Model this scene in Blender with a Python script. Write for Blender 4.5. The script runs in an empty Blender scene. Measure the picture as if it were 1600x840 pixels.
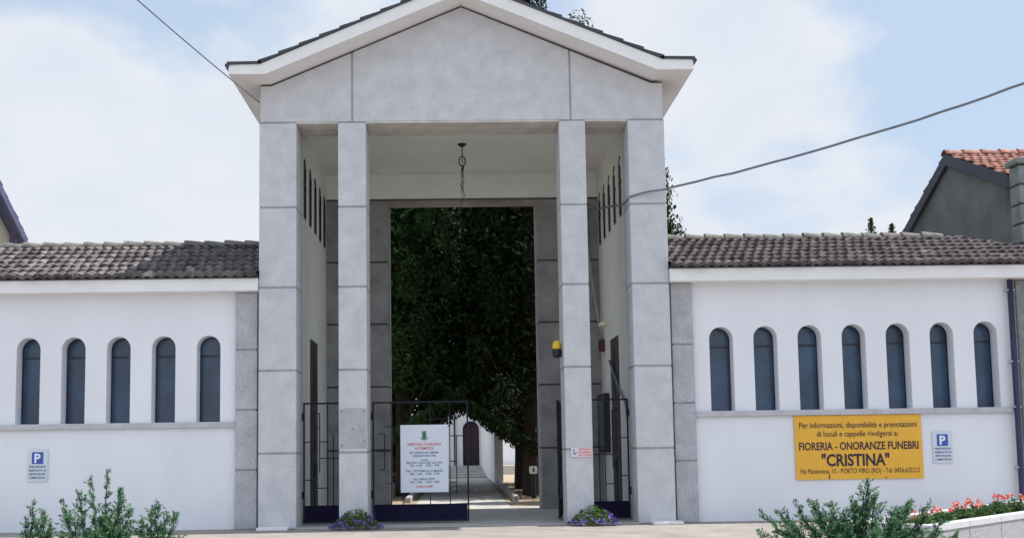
import bpy, math, random
from mathutils import Vector, Matrix
R = math.radians
random.seed(7)
SC = bpy.context.scene
COL = SC.collection

# ------------------------------------------------------------------ camera
YAW, PITCH, ROLL = .0178, .0861, .0145
cam_d = bpy.data.cameras.new('camera'); cam = bpy.data.objects.new('camera', cam_d); COL.objects.link(cam)
f = Vector((math.sin(YAW)*math.cos(PITCH), math.cos(YAW)*math.cos(PITCH), math.sin(PITCH)))
r = Vector((math.cos(YAW), -math.sin(YAW), 0)); u = r.cross(f)
r2 = r*math.cos(ROLL)-u*math.sin(ROLL); u2 = r*math.sin(ROLL)+u*math.cos(ROLL)
M3 = Matrix((r2, u2, -f)).transposed()
cam.matrix_world = Matrix.Translation((-.157, -21.017, 1.6)) @ M3.to_4x4()
cam_d.sensor_width = 36; cam_d.lens = 36
cam_d.shift_x = .035; cam_d.shift_y = .0870
cam_d.clip_start = .1; cam_d.clip_end = 3000
SC.camera = cam

# ------------------------------------------------------------------ light
ELEV, DEL = R(62), R(3)
world = bpy.data.worlds.new('World'); SC.world = world; world.use_nodes = True
nt = world.node_tree; N = nt.nodes; L = nt.links
for n in list(N): N.remove(n)
out = N.new('ShaderNodeOutputWorld'); bg = N.new('ShaderNodeBackground'); L.new(bg.outputs[0], out.inputs[0])
sky = N.new('ShaderNodeTexSky'); sky.sky_type = 'NISHITA'; sky.sun_disc = False
sky.sun_elevation = ELEV; sky.sun_rotation = R(87); sky.air_density = 1.0; sky.dust_density = 1.6; sky.ozone_density = 1.0
bg.inputs[1].default_value = .11
CLOUD = (9.1, 3.3, 2.6)
tc = N.new('ShaderNodeTexCoord')
mp = N.new('ShaderNodeMapping'); mp.inputs['Scale'].default_value = (1, 1, 1.5); mp.inputs['Location'].default_value = CLOUD
L.new(tc.outputs['Generated'], mp.inputs[0])
n1 = N.new('ShaderNodeTexNoise'); n1.inputs['Scale'].default_value = 3.4; n1.inputs['Detail'].default_value = 10; n1.inputs['Roughness'].default_value = .50
L.new(mp.outputs[0], n1.inputs[0])
cr = N.new('ShaderNodeValToRGB'); cr.color_ramp.elements[0].position = .455; cr.color_ramp.elements[1].position = .55
L.new(n1.outputs[0], cr.inputs[0])
pale = N.new('ShaderNodeMixRGB'); pale.inputs[0].default_value = .82; pale.inputs[2].default_value = (3.5, 4.3, 5.4, 1)
L.new(sky.outputs[0], pale.inputs[1])
# whole sky behind the photographer scaled brighter, added to lift the shaded walls
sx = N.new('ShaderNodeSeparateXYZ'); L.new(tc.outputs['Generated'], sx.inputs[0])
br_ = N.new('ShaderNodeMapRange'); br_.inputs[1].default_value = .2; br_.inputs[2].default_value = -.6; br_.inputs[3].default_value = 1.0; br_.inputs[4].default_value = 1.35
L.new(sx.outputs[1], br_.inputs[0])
n3 = N.new('ShaderNodeTexNoise'); n3.inputs['Scale'].default_value = 9; n3.inputs['Detail'].default_value = 6; L.new(mp.outputs[0], n3.inputs[0])
cs = N.new('ShaderNodeMixRGB'); cs.inputs[1].default_value = (4.1, 4.5, 5.2, 1); cs.inputs[2].default_value = (5.35, 5.5, 5.75, 1); L.new(n3.outputs[0], cs.inputs[0])
mx = N.new('ShaderNodeMixRGB'); L.new(cs.outputs[0], mx.inputs[2])
L.new(cr.outputs[0], mx.inputs[0]); L.new(pale.outputs[0], mx.inputs[1])
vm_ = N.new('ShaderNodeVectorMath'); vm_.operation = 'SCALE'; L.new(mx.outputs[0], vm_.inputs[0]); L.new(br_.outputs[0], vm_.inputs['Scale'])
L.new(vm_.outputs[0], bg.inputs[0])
S = Vector((math.cos(ELEV)*math.cos(DEL), math.cos(ELEV)*math.sin(DEL), math.sin(ELEV)))
sd = bpy.data.lights.new('sun', 'SUN'); sd.energy = 4.0; sd.angle = R(.55); sd.color = (1, .95, .87)
sun = bpy.data.objects.new('sun', sd); COL.objects.link(sun); sun.rotation_euler = S.to_track_quat('Z', 'Y').to_euler()
sun.location = S*60
vs = SC.view_settings; vs.view_transform = 'Standard'; vs.look = 'None'; vs.gamma = 1; vs.use_curve_mapping = False
vs.exposure = .60
SC.cycles.max_bounces = 8; SC.cycles.transparent_max_bounces = 12

# ------------------------------------------------------------------ materials
def mat(name, col, rough=.8, var=.0, vs_=3.0, bump=.0, bs=40, metal=0, col2=None, fine=.0, spec=.5, detail=4, stretch=(1,1,1)):
    m = bpy.data.materials.new(name); m.use_nodes = True; nt = m.node_tree; b = nt.nodes['Principled BSDF']
    b.inputs['Roughness'].default_value = rough; b.inputs['Metallic'].default_value = metal
    b.inputs['Specular IOR Level'].default_value = spec
    b.inputs['Base Color'].default_value = (*col, 1)
    tc = nt.nodes.new('ShaderNodeTexCoord')
    last = None
    if var > 0 or col2:
        mp = nt.nodes.new('ShaderNodeMapping'); mp.inputs['Scale'].default_value = stretch; nt.links.new(tc.outputs['Object'], mp.inputs[0])
        n = nt.nodes.new('ShaderNodeTexNoise'); n.inputs['Scale'].default_value = vs_; n.inputs['Detail'].default_value = detail; n.inputs['Roughness'].default_value = .6
        nt.links.new(mp.outputs[0], n.inputs[0])
        c = nt.nodes.new('ShaderNodeValToRGB'); c.color_ramp.elements[0].position = .3; c.color_ramp.elements[1].position = .72
        c2 = col2 or tuple(x*(1-var) for x in col); c1 = col if col2 else tuple(min(1, x*(1+var*.5)) for x in col)
        c.color_ramp.elements[0].color = (*c2, 1); c.color_ramp.elements[1].color = (*c1, 1)
        nt.links.new(n.outputs[0], c.inputs[0]); last = c.outputs[0]
        if fine > 0:
            n2 = nt.nodes.new('ShaderNodeTexNoise'); n2.inputs['Scale'].default_value = bs; n2.inputs['Detail'].default_value = 3
            nt.links.new(tc.outputs['Object'], n2.inputs[0])
            mr = nt.nodes.new('ShaderNodeMapRange'); mr.inputs[1].default_value = .3; mr.inputs[2].default_value = .7
            mr.inputs[3].default_value = 1-fine; mr.inputs[4].default_value = 1+fine*.6
            nt.links.new(n2.outputs[0], mr.inputs[0])
            mm = nt.nodes.new('ShaderNodeMixRGB'); mm.blend_type = 'MULTIPLY'; mm.inputs[0].default_value = 1
            nt.links.new(last, mm.inputs[1]); nt.links.new(mr.outputs[0], mm.inputs[2]); last = mm.outputs[0]
        nt.links.new(last, b.inputs['Base Color'])
    if bump > 0:
        nb = nt.nodes.new('ShaderNodeTexNoise'); nb.inputs['Scale'].default_value = bs; nb.inputs['Detail'].default_value = 4
        nt.links.new(tc.outputs['Object'], nb.inputs[0])
        bn = nt.nodes.new('ShaderNodeBump'); bn.inputs['Strength'].default_value = bump; bn.inputs['Distance'].default_value = .01
        nt.links.new(nb.outputs[0], bn.inputs['Height']); nt.links.new(bn.outputs[0], b.inputs['Normal'])
    return m

def tile_mat(name, c1, c2, px, py, hi):
    m = mat(name, c1, .9); nt = m.node_tree; b = nt.nodes['Principled BSDF']
    tc = nt.nodes.new('ShaderNodeTexCoord')
    sn = nt.nodes.new('ShaderNodeVectorMath'); sn.operation = 'SNAP'; sn.inputs[1].default_value = (px, py, 99)
    nt.links.new(tc.outputs['Object'], sn.inputs[0])
    wn = nt.nodes.new('ShaderNodeTexWhiteNoise'); nt.links.new(sn.outputs[0], wn.inputs[0])
    c = nt.nodes.new('ShaderNodeValToRGB'); e = c.color_ramp.elements
    e[0].color = (*c2, 1); e[1].color = (*c1, 1); e2 = c.color_ramp.elements.new(.97); e2.color = (*c1, 1); e[-1].color = (*hi, 1)
    nt.links.new(wn.outputs['Value'], c.inputs[0])
    n = nt.nodes.new('ShaderNodeTexNoise'); n.inputs['Scale'].default_value = 9; n.inputs['Detail'].default_value = 6
    nt.links.new(tc.outputs['Object'], n.inputs[0])
    mr = nt.nodes.new('ShaderNodeMapRange'); mr.inputs[1].default_value = .3; mr.inputs[2].default_value = .7; mr.inputs[3].default_value = .55; mr.inputs[4].default_value = 1.35
    nt.links.new(n.outputs[0], mr.inputs[0])
    mm = nt.nodes.new('ShaderNodeMixRGB'); mm.blend_type = 'MULTIPLY'; mm.inputs[0].default_value = 1
    nt.links.new(c.outputs[0], mm.inputs[1]); nt.links.new(mr.outputs[0], mm.inputs[2]); nt.links.new(mm.outputs[0], b.inputs['Base Color'])
    return m

def leaf_mat(name, ca, cb, scale=1.2, trans=.25):
    m = mat(name, ca, .75, col2=cb, var=.3, vs_=scale, spec=.1)
    nt = m.node_tree; b = nt.nodes['Principled BSDF']; o = nt.nodes['Material Output']
    t = nt.nodes.new('ShaderNodeBsdfTranslucent'); src = b.inputs['Base Color'].links[0].from_socket
    nt.links.new(src, t.inputs[0]); mx = nt.nodes.new('ShaderNodeMixShader'); mx.inputs[0].default_value = trans
    nt.links.new(b.outputs[0], mx.inputs[1]); nt.links.new(t.outputs[0], mx.inputs[2]); nt.links.new(mx.outputs[0], o.inputs[0])
    return m

STONE = mat('stone_slab', (.575, .585, .615), .75, var=.15, vs_=3.0, bump=.28, bs=48, fine=.20, detail=8)
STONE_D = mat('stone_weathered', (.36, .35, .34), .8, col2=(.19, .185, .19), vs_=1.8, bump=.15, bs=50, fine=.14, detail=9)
STONE_P = mat('stone_pilaster', (.50, .505, .53), .8, col2=(.36, .365, .39), vs_=2.6, bump=.3, bs=45, fine=.25, detail=8)
MORTAR = mat('joint_mortar', (.33, .34, .36), .95, var=.2)
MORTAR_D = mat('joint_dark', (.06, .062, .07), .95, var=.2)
WHITE = mat('white_render', (.76, .775, .82), .85, var=.06, vs_=1.1, stretch=(1, 1, .4), bump=.10, bs=70, fine=.025, detail=8)
WHITE_F = mat('white_fascia', (.80, .80, .80), .8, var=.06, vs_=1.5, bump=.05, bs=50, fine=.03)
PLAST = mat('porch_plaster', (.78, .80, .77), .85, var=.07, vs_=.8, bump=.06, bs=60, fine=.03, detail=8)
SILLM = mat('sill_stone', (.50, .50, .53), .75, var=.15, vs_=4, fine=.08, bump=.1)
TILE = tile_mat('old_roof_tile', (.165, .148, .148), (.06, .052, .060), .2, .38, (.36, .34, .33))
TILE_R = tile_mat('mossy_roof_tile', (.130, .108, .108), (.060, .046, .054), .2, .38, (.22, .19, .15))
TILE_DK = mat('dark_verge_tile', (.06, .065, .08), .8, var=.3)
TILE_RED = tile_mat('red_roof_tile', (.40, .21, .17), (.30, .15, .12), .22, .38, (.5, .22, .15))
RIDGE = mat('ridge_tile', (.22, .21, .19), .9, col2=(.10, .095, .09), vs_=6, bump=.2)
GLASS = mat('dark_blue_glass', (.022, .060, .118), .22, var=.55, vs_=1.3, spec=.6)
IRON = mat('dark_blue_iron', (.009, .009, .024), .6, spec=.25, var=.3, vs_=8)
IRONP = mat('dark_iron_sheet', (.008, .006, .03), .7, spec=.15, var=.35, vs_=5, bump=.1)
BLACK = mat('black_metal', (.012, .012, .016), .5, var=.3)
FRAME = mat('window_bar', (.01, .01, .02), .4)
WOOD = mat('black_brown_door', (.022, .015, .018), .5, var=.4, vs_=6, stretch=(1, 1, .2))
CONC = mat('path_concrete', (.50, .49, .46), .9, col2=(.36, .36, .35), vs_=2.5, bump=.2, bs=30, fine=.1, detail=8)
FORE = mat('forecourt_paving', (.345, .31, .29), .9, col2=(.22, .20, .19), vs_=1.3, bump=.3, bs=25, fine=.16, detail=10)
GRAVEL = mat('tan_gravel', (.42, .34, .25), .95, col2=(.26, .2, .14), vs_=6, bump=.6, bs=35, fine=.25, detail=10)
SOIL = mat('soil', (.07, .05, .035), 1, var=.4, vs_=8, bump=.6, bs=20)
AGG = mat('aggregate_concrete', (.50, .49, .50), .9, col2=(.27, .27, .29), vs_=38, bump=.6, bs=60, fine=.2, detail=6)
AGGTOP = mat('concrete_rim', (.58, .58, .60), .85, var=.12, vs_=12, bump=.2, bs=60, fine=.1)
GREYW = mat('grey_green_render', (.17, .195, .20), .95, col2=(.105, .125, .13), vs_=1.3, bump=.2, bs=20, fine=.12, detail=8)
VERGE = mat('dark_blue_verge', (.05, .06, .09), .6, var=.2)
VERGE_L = mat('blue_grey_verge', (.10, .11, .22), .6, var=.2)
BEIGE = mat('beige_render', (.72, .68, .55), .9, var=.1, vs_=2, fine=.05, bs=40)
CHIM = mat('chimney_stone', (.25, .28, .27), .9, col2=(.16, .18, .17), vs_=5, bump=.3, fine=.15)
PIPE = mat('downpipe_metal', (.045, .04, .10), .4, var=.2, metal=.3)
BARK = mat('bark', (.055, .04, .03), .95, var=.45, vs_=6, bump=.6, bs=25, stretch=(1, 1, .3))
CYP = leaf_mat('cypress_leaf', (.024, .044, .015), (.006, .010, .005), 1.6, .10)
CYP2 = leaf_mat('cypress_leaf_light', (.045, .095, .028), (.006, .013, .006), 1.3, .14)
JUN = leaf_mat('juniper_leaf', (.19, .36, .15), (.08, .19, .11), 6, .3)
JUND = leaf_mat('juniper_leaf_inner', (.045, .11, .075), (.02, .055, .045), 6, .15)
PETL = leaf_mat('petunia_leaf', (.16, .26, .06), (.06, .11, .03), 9, .25)
GERL = leaf_mat('geranium_leaf', (.12, .22, .07), (.03, .06, .03), 9, .25)
PURP = mat('purple_petal', (.16, .08, .42), .6, col2=(.07, .035, .2), vs_=14)
REDP = mat('red_petal', (.66, .09, .06), .6, col2=(.70, .26, .20), vs_=14)
ORAP = mat('orange_petal', (.85, .26, .03), .6, col2=(.6, .1, .02), vs_=14)
YELS = mat('orange_yellow_board', (.80, .43, .035), .5, var=.06, vs_=3)
NAVY = mat('dark_lettering', (.03, .018, .035), .6)
WSIGN = mat('white_board', (.64, .69, .76), .45, var=.03)
PSIGN = mat('pale_sign_plate', (.62, .67, .74), .45, var=.03)
BLUES = mat('parking_blue', (.035, .09, .42), .45)
PWHITE = mat('letter_white', (.78, .8, .85), .5)
BTXT = mat('blue_lettering', (.07, .13, .25), .6)
RTXT = mat('red_lettering', (.62, .10, .13), .6)
GTXT = mat('green_emblem', (.03, .16, .12), .6)
PINK = mat('pale_pink_plate', (.74, .60, .62), .5)
YEL = mat('yellow_plastic', (.80, .50, .02), .35)
CABLE = mat('grey_cable', (.16, .18, .22), .6, var=.2, vs_=8)
CABLEP = mat('pale_cable', (.35, .33, .30), .6)
SLAB = mat('white_marble', (.78, .78, .76), .5, var=.05)
MARB = mat('grave_marble', (.45, .44, .44), .4, var=.2, vs_=5)
SOFF = mat('bounce_lit_soffit', (.55, .54, .49), .8, var=.2, vs_=3, fine=.08)  # soffit stone, paler and warmer: ground bounce put into the colour
FROST_D = mat('porch_pane', (.03, .045, .07), .25, spec=.6)

# ------------------------------------------------------------------ mesh helpers
class MB:
    def __init__(s): s.v = []; s.f = []; s.m = []; s.mats = []
    def mi(s, m):
        if m is None: return 0
        if m not in s.mats: s.mats.append(m)
        return s.mats.index(m)
    def add(s, vs, fs, m=None):
        o = len(s.v); k = s.mi(m); s.v += [tuple(p) for p in vs]
        for f_ in fs: s.f.append(tuple(i+o for i in f_)); s.m.append(k)
    def box(s, x0, x1, y0, y1, z0, z1, m=None):
        s.add([(x0,y0,z0),(x1,y0,z0),(x1,y1,z0),(x0,y1,z0),(x0,y0,z1),(x1,y0,z1),(x1,y1,z1),(x0,y1,z1)],
              [(0,3,2,1),(4,5,6,7),(0,1,5,4),(1,2,6,5),(2,3,7,6),(3,0,4,7)], m)
    def bbox(s, x0, x1, y0, y1, z0, z1, m=None, b=.008):
        "box with all edges chamfered by b"
        V = []; 
        for z, ins in ((z0, b), (z0+b, 0), (z1-b, 0), (z1, b)):
            X0, X1, Y0, Y1 = x0+ins, x1-ins, y0+ins, y1-ins; c = b if ins == 0 else 0
            V += [(X0+c,Y0,z),(X1-c,Y0,z),(X1,Y0+c,z),(X1,Y1-c,z),(X1-c,Y1,z),(X0+c,Y1,z),(X0,Y1-c,z),(X0,Y0+c,z)]
        F = [tuple(range(7, -1, -1)), tuple(range(24, 32))]
        for k in range(3):
            for i in range(8): j = (i+1) % 8; F.append((k*8+i, k*8+j, k*8+8+j, k*8+8+i))
        s.add(V, F, m)
    def tube(s, pts, rad, m=None, n=6, cap=True):
        pts = [Vector(p) for p in pts]; V = []; F = []
        rr = rad if isinstance(rad, (list, tuple)) else [rad]*len(pts)
        for i, p in enumerate(pts):
            t = (pts[min(i+1, len(pts)-1)]-pts[max(i-1, 0)]).normalized()
            a = Vector((0, 0, 1)) if abs(t.z) < .9 else Vector((1, 0, 0))
            e1 = t.cross(a).normalized(); e2 = t.cross(e1)
            for k in range(n): an = 2*math.pi*k/n; V.append(p+(e1*math.cos(an)+e2*math.sin(an))*rr[i])
        for i in range(len(pts)-1):
            for k in range(n): j = (k+1) % n; F.append((i*n+k, i*n+j, i*n+n+j, i*n+n+k))
        if cap: F.append(tuple(range(n-1, -1, -1))); F.append(tuple((len(pts)-1)*n+k for k in range(n)))
        s.add(V, F, m)
    def lathe(s, c, prof, m=None, n=16):
        V = []; F = []
        for rr, z in prof:
            for k in range(n): a = 2*math.pi*k/n; V.append((c[0]+rr*math.cos(a), c[1]+rr*math.sin(a), c[2]+z))
        for i in range(len(prof)-1):
            for k in range(n): j = (k+1) % n; F.append((i*n+k, i*n+j, i*n+n+j, i*n+n+k))
        F.append(tuple(range(n-1, -1, -1))); F.append(tuple((len(prof)-1)*n+k for k in range(n)))
        s.add(V, F, m)
    def prism(s, poly, y0, y1, m=None):
        "polygon in XZ (counter-clockwise seen from -Y), extruded y0..y1"
        n = len(poly); V = [(x, y0, z) for x, z in poly]+[(x, y1, z) for x, z in poly]
        F = [tuple(range(n)), tuple(range(2*n-1, n-1, -1))]+[(i, n+i, n+(i+1) % n, (i+1) % n) for i in range(n)]
        s.add(V, F, m)
    def build(s, name, m=None, parent=None, smooth=False):
        me = bpy.data.meshes.new(name); me.from_pydata(s.v, [], s.f)
        if s.mats:
            for q in s.mats: me.materials.append(q)
            me.polygons.foreach_set('material_index', s.m)
        else: me.materials.append(m)
        if smooth: me.polygons.foreach_set('use_smooth', [True]*len(me.polygons))
        me.update()
        o = bpy.data.objects.new(name, me); COL.objects.link(o)
        if parent: put(o, parent)
        return o
def put(o, parent):
    "parent keeping world coordinates (all meshes are built in world space)"
    o.parent = parent; o.matrix_parent_inverse = PINV(parent)
def PINV(p):
    M = Matrix.Identity(4); q = p
    chain = []
    while q: chain.append(q); q = q.parent
    for q in reversed(chain): M = M @ q.matrix_parent_inverse @ q.matrix_basis if q.parent else q.matrix_basis.copy()
    return M.inverted()
def tag(o, label=None, cat=None, group=None, kind=None):
    if label: o['label'] = label
    if cat: o['category'] = cat
    if group: o['group'] = group
    if kind: o['kind'] = kind
    return o
def empty(name, loc, label, cat, group=None):
    o = bpy.data.objects.new(name, None); COL.objects.link(o); o.location = loc; o.empty_display_size = .3
    return tag(o, label, cat, group)
def struct(name, mb, m=None):
    return tag(mb.build(name, m), name.replace('_', ' '), None, None, 'structure')

def arch(cx, z0, z1, w, n=10):
    "opening outline with a round head"
    r_ = w/2; p = [(cx-r_, z0), (cx+r_, z0)]
    for i in range(n+1): a = math.pi*i/n; p.append((cx+r_*math.cos(a), z1-r_+r_*math.sin(a)))
    return p
def holed(outline, holes, thick):
    "flat wall with real holes: returns verts (x, depth, z) and faces"
    cu = bpy.data.curves.new('tmp', 'CURVE'); cu.dimensions = '2D'; cu.fill_mode = 'BOTH'; cu.extrude = thick/2
    for poly in [outline]+holes:
        sp = cu.splines.new('POLY'); sp.points.add(len(poly)-1); sp.use_cyclic_u = True
        for i, (x, z) in enumerate(poly): sp.points[i].co = (x, z, 0, 1)
    ob = bpy.data.objects.new('tmp', cu); COL.objects.link(ob)
    dg = bpy.context.evaluated_depsgraph_get(); me = bpy.data.meshes.new_from_object(ob.evaluated_get(dg))
    V = [(v.co.x, thick/2-v.co.z, v.co.y) for v in me.vertices]   # x, depth, z (front face at depth 0)
    F = [tuple(p.vertices) for p in me.polygons]
    bpy.data.objects.remove(ob); bpy.data.curves.remove(cu); bpy.data.meshes.remove(me)
    return V, F
def text_to(parent, *a, **k):
    mb = MB(); text(mb, *a, **k); return mb.build('text_line', None, parent)
def text(mb, body, cx, z, w, y, m, h=None, bold=.0, align='C', thick=.004):
    "lettering facing -Y, fitted to width w (and height h), baseline at z"
    cu = bpy.data.curves.new('t', 'FONT'); cu.body = body; cu.size = 1; cu.offset = bold; cu.extrude = .5; cu.resolution_u = 3
    ob = bpy.data.objects.new('t', cu); COL.objects.link(ob)
    dg = bpy.context.evaluated_depsgraph_get(); me = bpy.data.meshes.new_from_object(ob.evaluated_get(dg))
    xs = [v.co.x for v in me.vertices]; ys = [v.co.y for v in me.vertices]
    x0, x1 = min(xs), max(xs); sx_ = w/(x1-x0); sz = sx_ if h is None else h/.73
    V = [(cx+(v.co.x-(x0+x1)/2)*sx_, y-v.co.z*thick-thick/2, z+v.co.y*sz) for v in me.vertices]
    mb.add(V, [tuple(p.vertices) for p in me.polygons], m)
    bpy.data.objects.remove(ob); bpy.data.curves.remove(cu); bpy.data.meshes.remove(me)

def tiled_slope(mb, x0, x1, ya, za, yb, zb, m, pitch=.2, row=.38, amp=.050, lim=None, shift=.33, lift=.055):
    "rows of lapped tiles on a slope rising from (ya,za) to (yb,zb)"
    Lr = math.hypot(yb-ya, zb-za); nr = max(1, round(Lr/row)); dy, dz = (yb-ya)/Lr, (zb-za)/Lr
    ny, nz = -dz, dy
    if nz < 0: ny, nz = -ny, -nz
    rnd = random.Random(int(x0*10)+3)
    ncol = int(round((x1-x0)/pitch)); K = 7
    prof = [0, .55, .95, 1, .8, .35, .05]
    for r_ in range(nr):
        s0 = Lr*r_/nr-.02; s1 = Lr*(r_+1)/nr+.03
        V = []; F = []; W = ncol*K+1
        js = [(rnd.uniform(-.018, .018), rnd.uniform(-.028, .028)) for _ in range(ncol+2)]
        for k in range(3):
            for i in range(W):
                x = x0+(x1-x0)*i/(W-1); q = (x/pitch+shift*r_) % 1.0
                c = i//K; j1, j2 = js[c]
                hp = prof[int(q*K) % K]
                lip = .045*(1-abs(2*q-.9)) if k < 2 else 0
                if k == 0: s_ = s0+j2-lip+.01; h = amp*hp*.9-.03
                elif k == 1: s_ = s0+j2-lip+.004; h = amp*hp+lift+j1*.6
                else: s_ = s1; h = amp*hp*.9+.0
                z = za+dz*s_+nz*h; y = ya+dy*s_+ny*h
                if lim: z = min(z, lim(x, y))
                V.append((x, y, z))
        for k in range(2):
            for i in range(W-1): F.append((k*W+i, k*W+i+1, (k+1)*W+i+1, (k+1)*W+i))
        mb.add(V, F, m)
def ridge(mb, x0, x1, y, z, m, L_=.46, r0=.12):
    n = int((x1-x0)/L_); rnd = random.Random(5)
    for i in range(n):
        a = x0+i*L_; V = []; F = []; K = 9; jz = rnd.uniform(-.008, .012)
        for j, (x, rr, zz) in enumerate(((a-.03, r0*.86, 0), (a-.03, r0*1.12, .012), (a+.06, r0*1.1, .012), (a+L_+.02, r0*.85, -.01))):
            for k in range(K): an = math.pi*k/(K-1); V.append((x, y+rr*1.15*math.cos(an), z+rr*math.sin(an)+zz+jz))
        for j in range(3):
            for k in range(K-1): F.append((j*K+k, j*K+k+1, (j+1)*K+k+1, (j+1)*K+k))
        mb.add(V, F, m)

# ------------------------------------------------------------------ ground
g = MB(); g.add([(-600, -300, -.012), (600, -300, -.012), (600, 900, -.012), (-600, 900, -.012)], [(0, 1, 2, 3)]); struct('ground', g, GRAVEL)
g = MB(); g.add([(-40, -60, -.006), (40, -60, -.006), (40, .3, -.006), (-40, .3, -.006)], [(0, 1, 2, 3)]); struct('forecourt', g, FORE)
g = MB(); g.box(-3.49, 3.49, .0, 6.3, -.2, .012); struct('porch_floor', g, CONC)
g = MB()
y = 6.31
while y < 31.9:
    g.bbox(-1.4, 1.2, y, min(y+1.98, 31.95), -.1, .004, CONC, .006); y += 2.0
struct('path', g, CONC)
g = MB()
for i in range(5): g.bbox(-1.5, 1.25 if i < 4 else 6, 32+i*1.6, 33.6+i*1.6 if i < 4 else 46, -.1, .1*(i+1), CONC, .01)
struct('steps', g)
# ------------------------------------------------------------------ GATEHOUSE
GH = empty('gatehouse', (0, 0, 0), 'tall grey stone gatehouse portico with pillars and low gabled roof', 'gatehouse')
JZ = [1.52, 3.21, 4.93, 6.61]
def clad(mb, x0, x1, y0, y1, z0, z1, joints, stone, mortar, ysplit=None, j=.045, ins=.008):
    mb.box(x0+ins, x1-ins, y0+ins, y1-ins, z0, z1, mortar)
    zs = [z0]+[q for q in joints if z0 < q < z1]+[z1]
    for a, b in zip(zs[:-1], zs[1:]):
        za = a+(j/2 if a != z0 else 0); zb_ = b-(j/2 if b != z1 else 0)
        if ysplit:
            mb.bbox(x0, x1, y0, ysplit-.009, za, zb_, stone, .006); mb.bbox(x0+.003, x1-.003, ysplit+.009, y1, za, zb_, stone, .006)
        else: mb.bbox(x0, x1, y0, y1, za, zb_, stone, .006)
for (a, b) in ((-4.25, -3.48), (-2.61, -2.03), (2.03, 2.58), (3.48, 4.25)):
    mb = MB(); clad(mb, a, b, 0, .85, 0, 8.395, JZ, STONE, MORTAR, .30)
    p = mb.build('pillar', None, GH)
    if a == -2.61:
        p['label'] = 'inner pillar with a stained square slab at chest height'
# square filled-in patch on the inner left pillar
for x, z in ((-2.55, 2.36), (-2.1, 2.36), (-2.32, 2.0), (-2.55, 1.66), (-2.09, 1.75)):
    mb = MB(); mb.tube([(x, -.012, z), (x, .001, z)], .014, MORTAR_D, 8); mb.build('plate_fixing', None, GH)
mb = MB(); mb.bbox(-2.595, -2.045, -.004, .002, 1.60, 2.42, STONE_P, .002); mb.build('stained_panel', None, GH)
# gable: core and three slabs
B0 = 8.43
def top(x):
    ax = abs(x); return 9.235 if ax > 4.0 else 10.92-ax*(10.92-9.235)/4.0
mb = MB()
core = [(-4.235, B0), (4.235, B0), (4.235, 9.22), (4.0, 9.22), (0, 10.90), (-4.0, 9.22), (-4.235, 9.22)]
mb.prism(core, .016, .84, MORTAR_D)
G = .022
def slab(xa, xb):
    pts = [(xa, B0), (xb, B0), (xb, top(xb)-.04)]
    for q in (4.0, 0, -4.0):
        if xa < q < xb: pts.append((q, top(q)-.04))
    pts.append((xa, top(xa)-.04)); mb.prism(pts, 0, .02, STONE)
slab(-4.25+.02, -2.31-G); slab(-2.31+G, 2.28-G); slab(2.28+G, 4.25-.02)
# joint strips are mid grey between slabs
for x in (-2.31, 2.28): mb.box(x-G, x+G, .008, .02, B0, top(x)-.05, MORTAR)
mb.box(-4.238, 4.238, .012, .838, 8.3925, 8.4295, MORTAR)
mb.build('gable', None, GH)
mb = MB()
for a, b in ((-3.48, -2.61), (-2.03, 2.03), (2.58, 3.48)):
    mb.bbox(a+.005, b-.005, .004, .30, B0-.045, B0-.003, SOFF, .004); mb.bbox(a+.005, b-.005, .32, .85, B0-.055, B0-.003, SOFF, .004)
mb.build('beam_soffit', None, GH)
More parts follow.
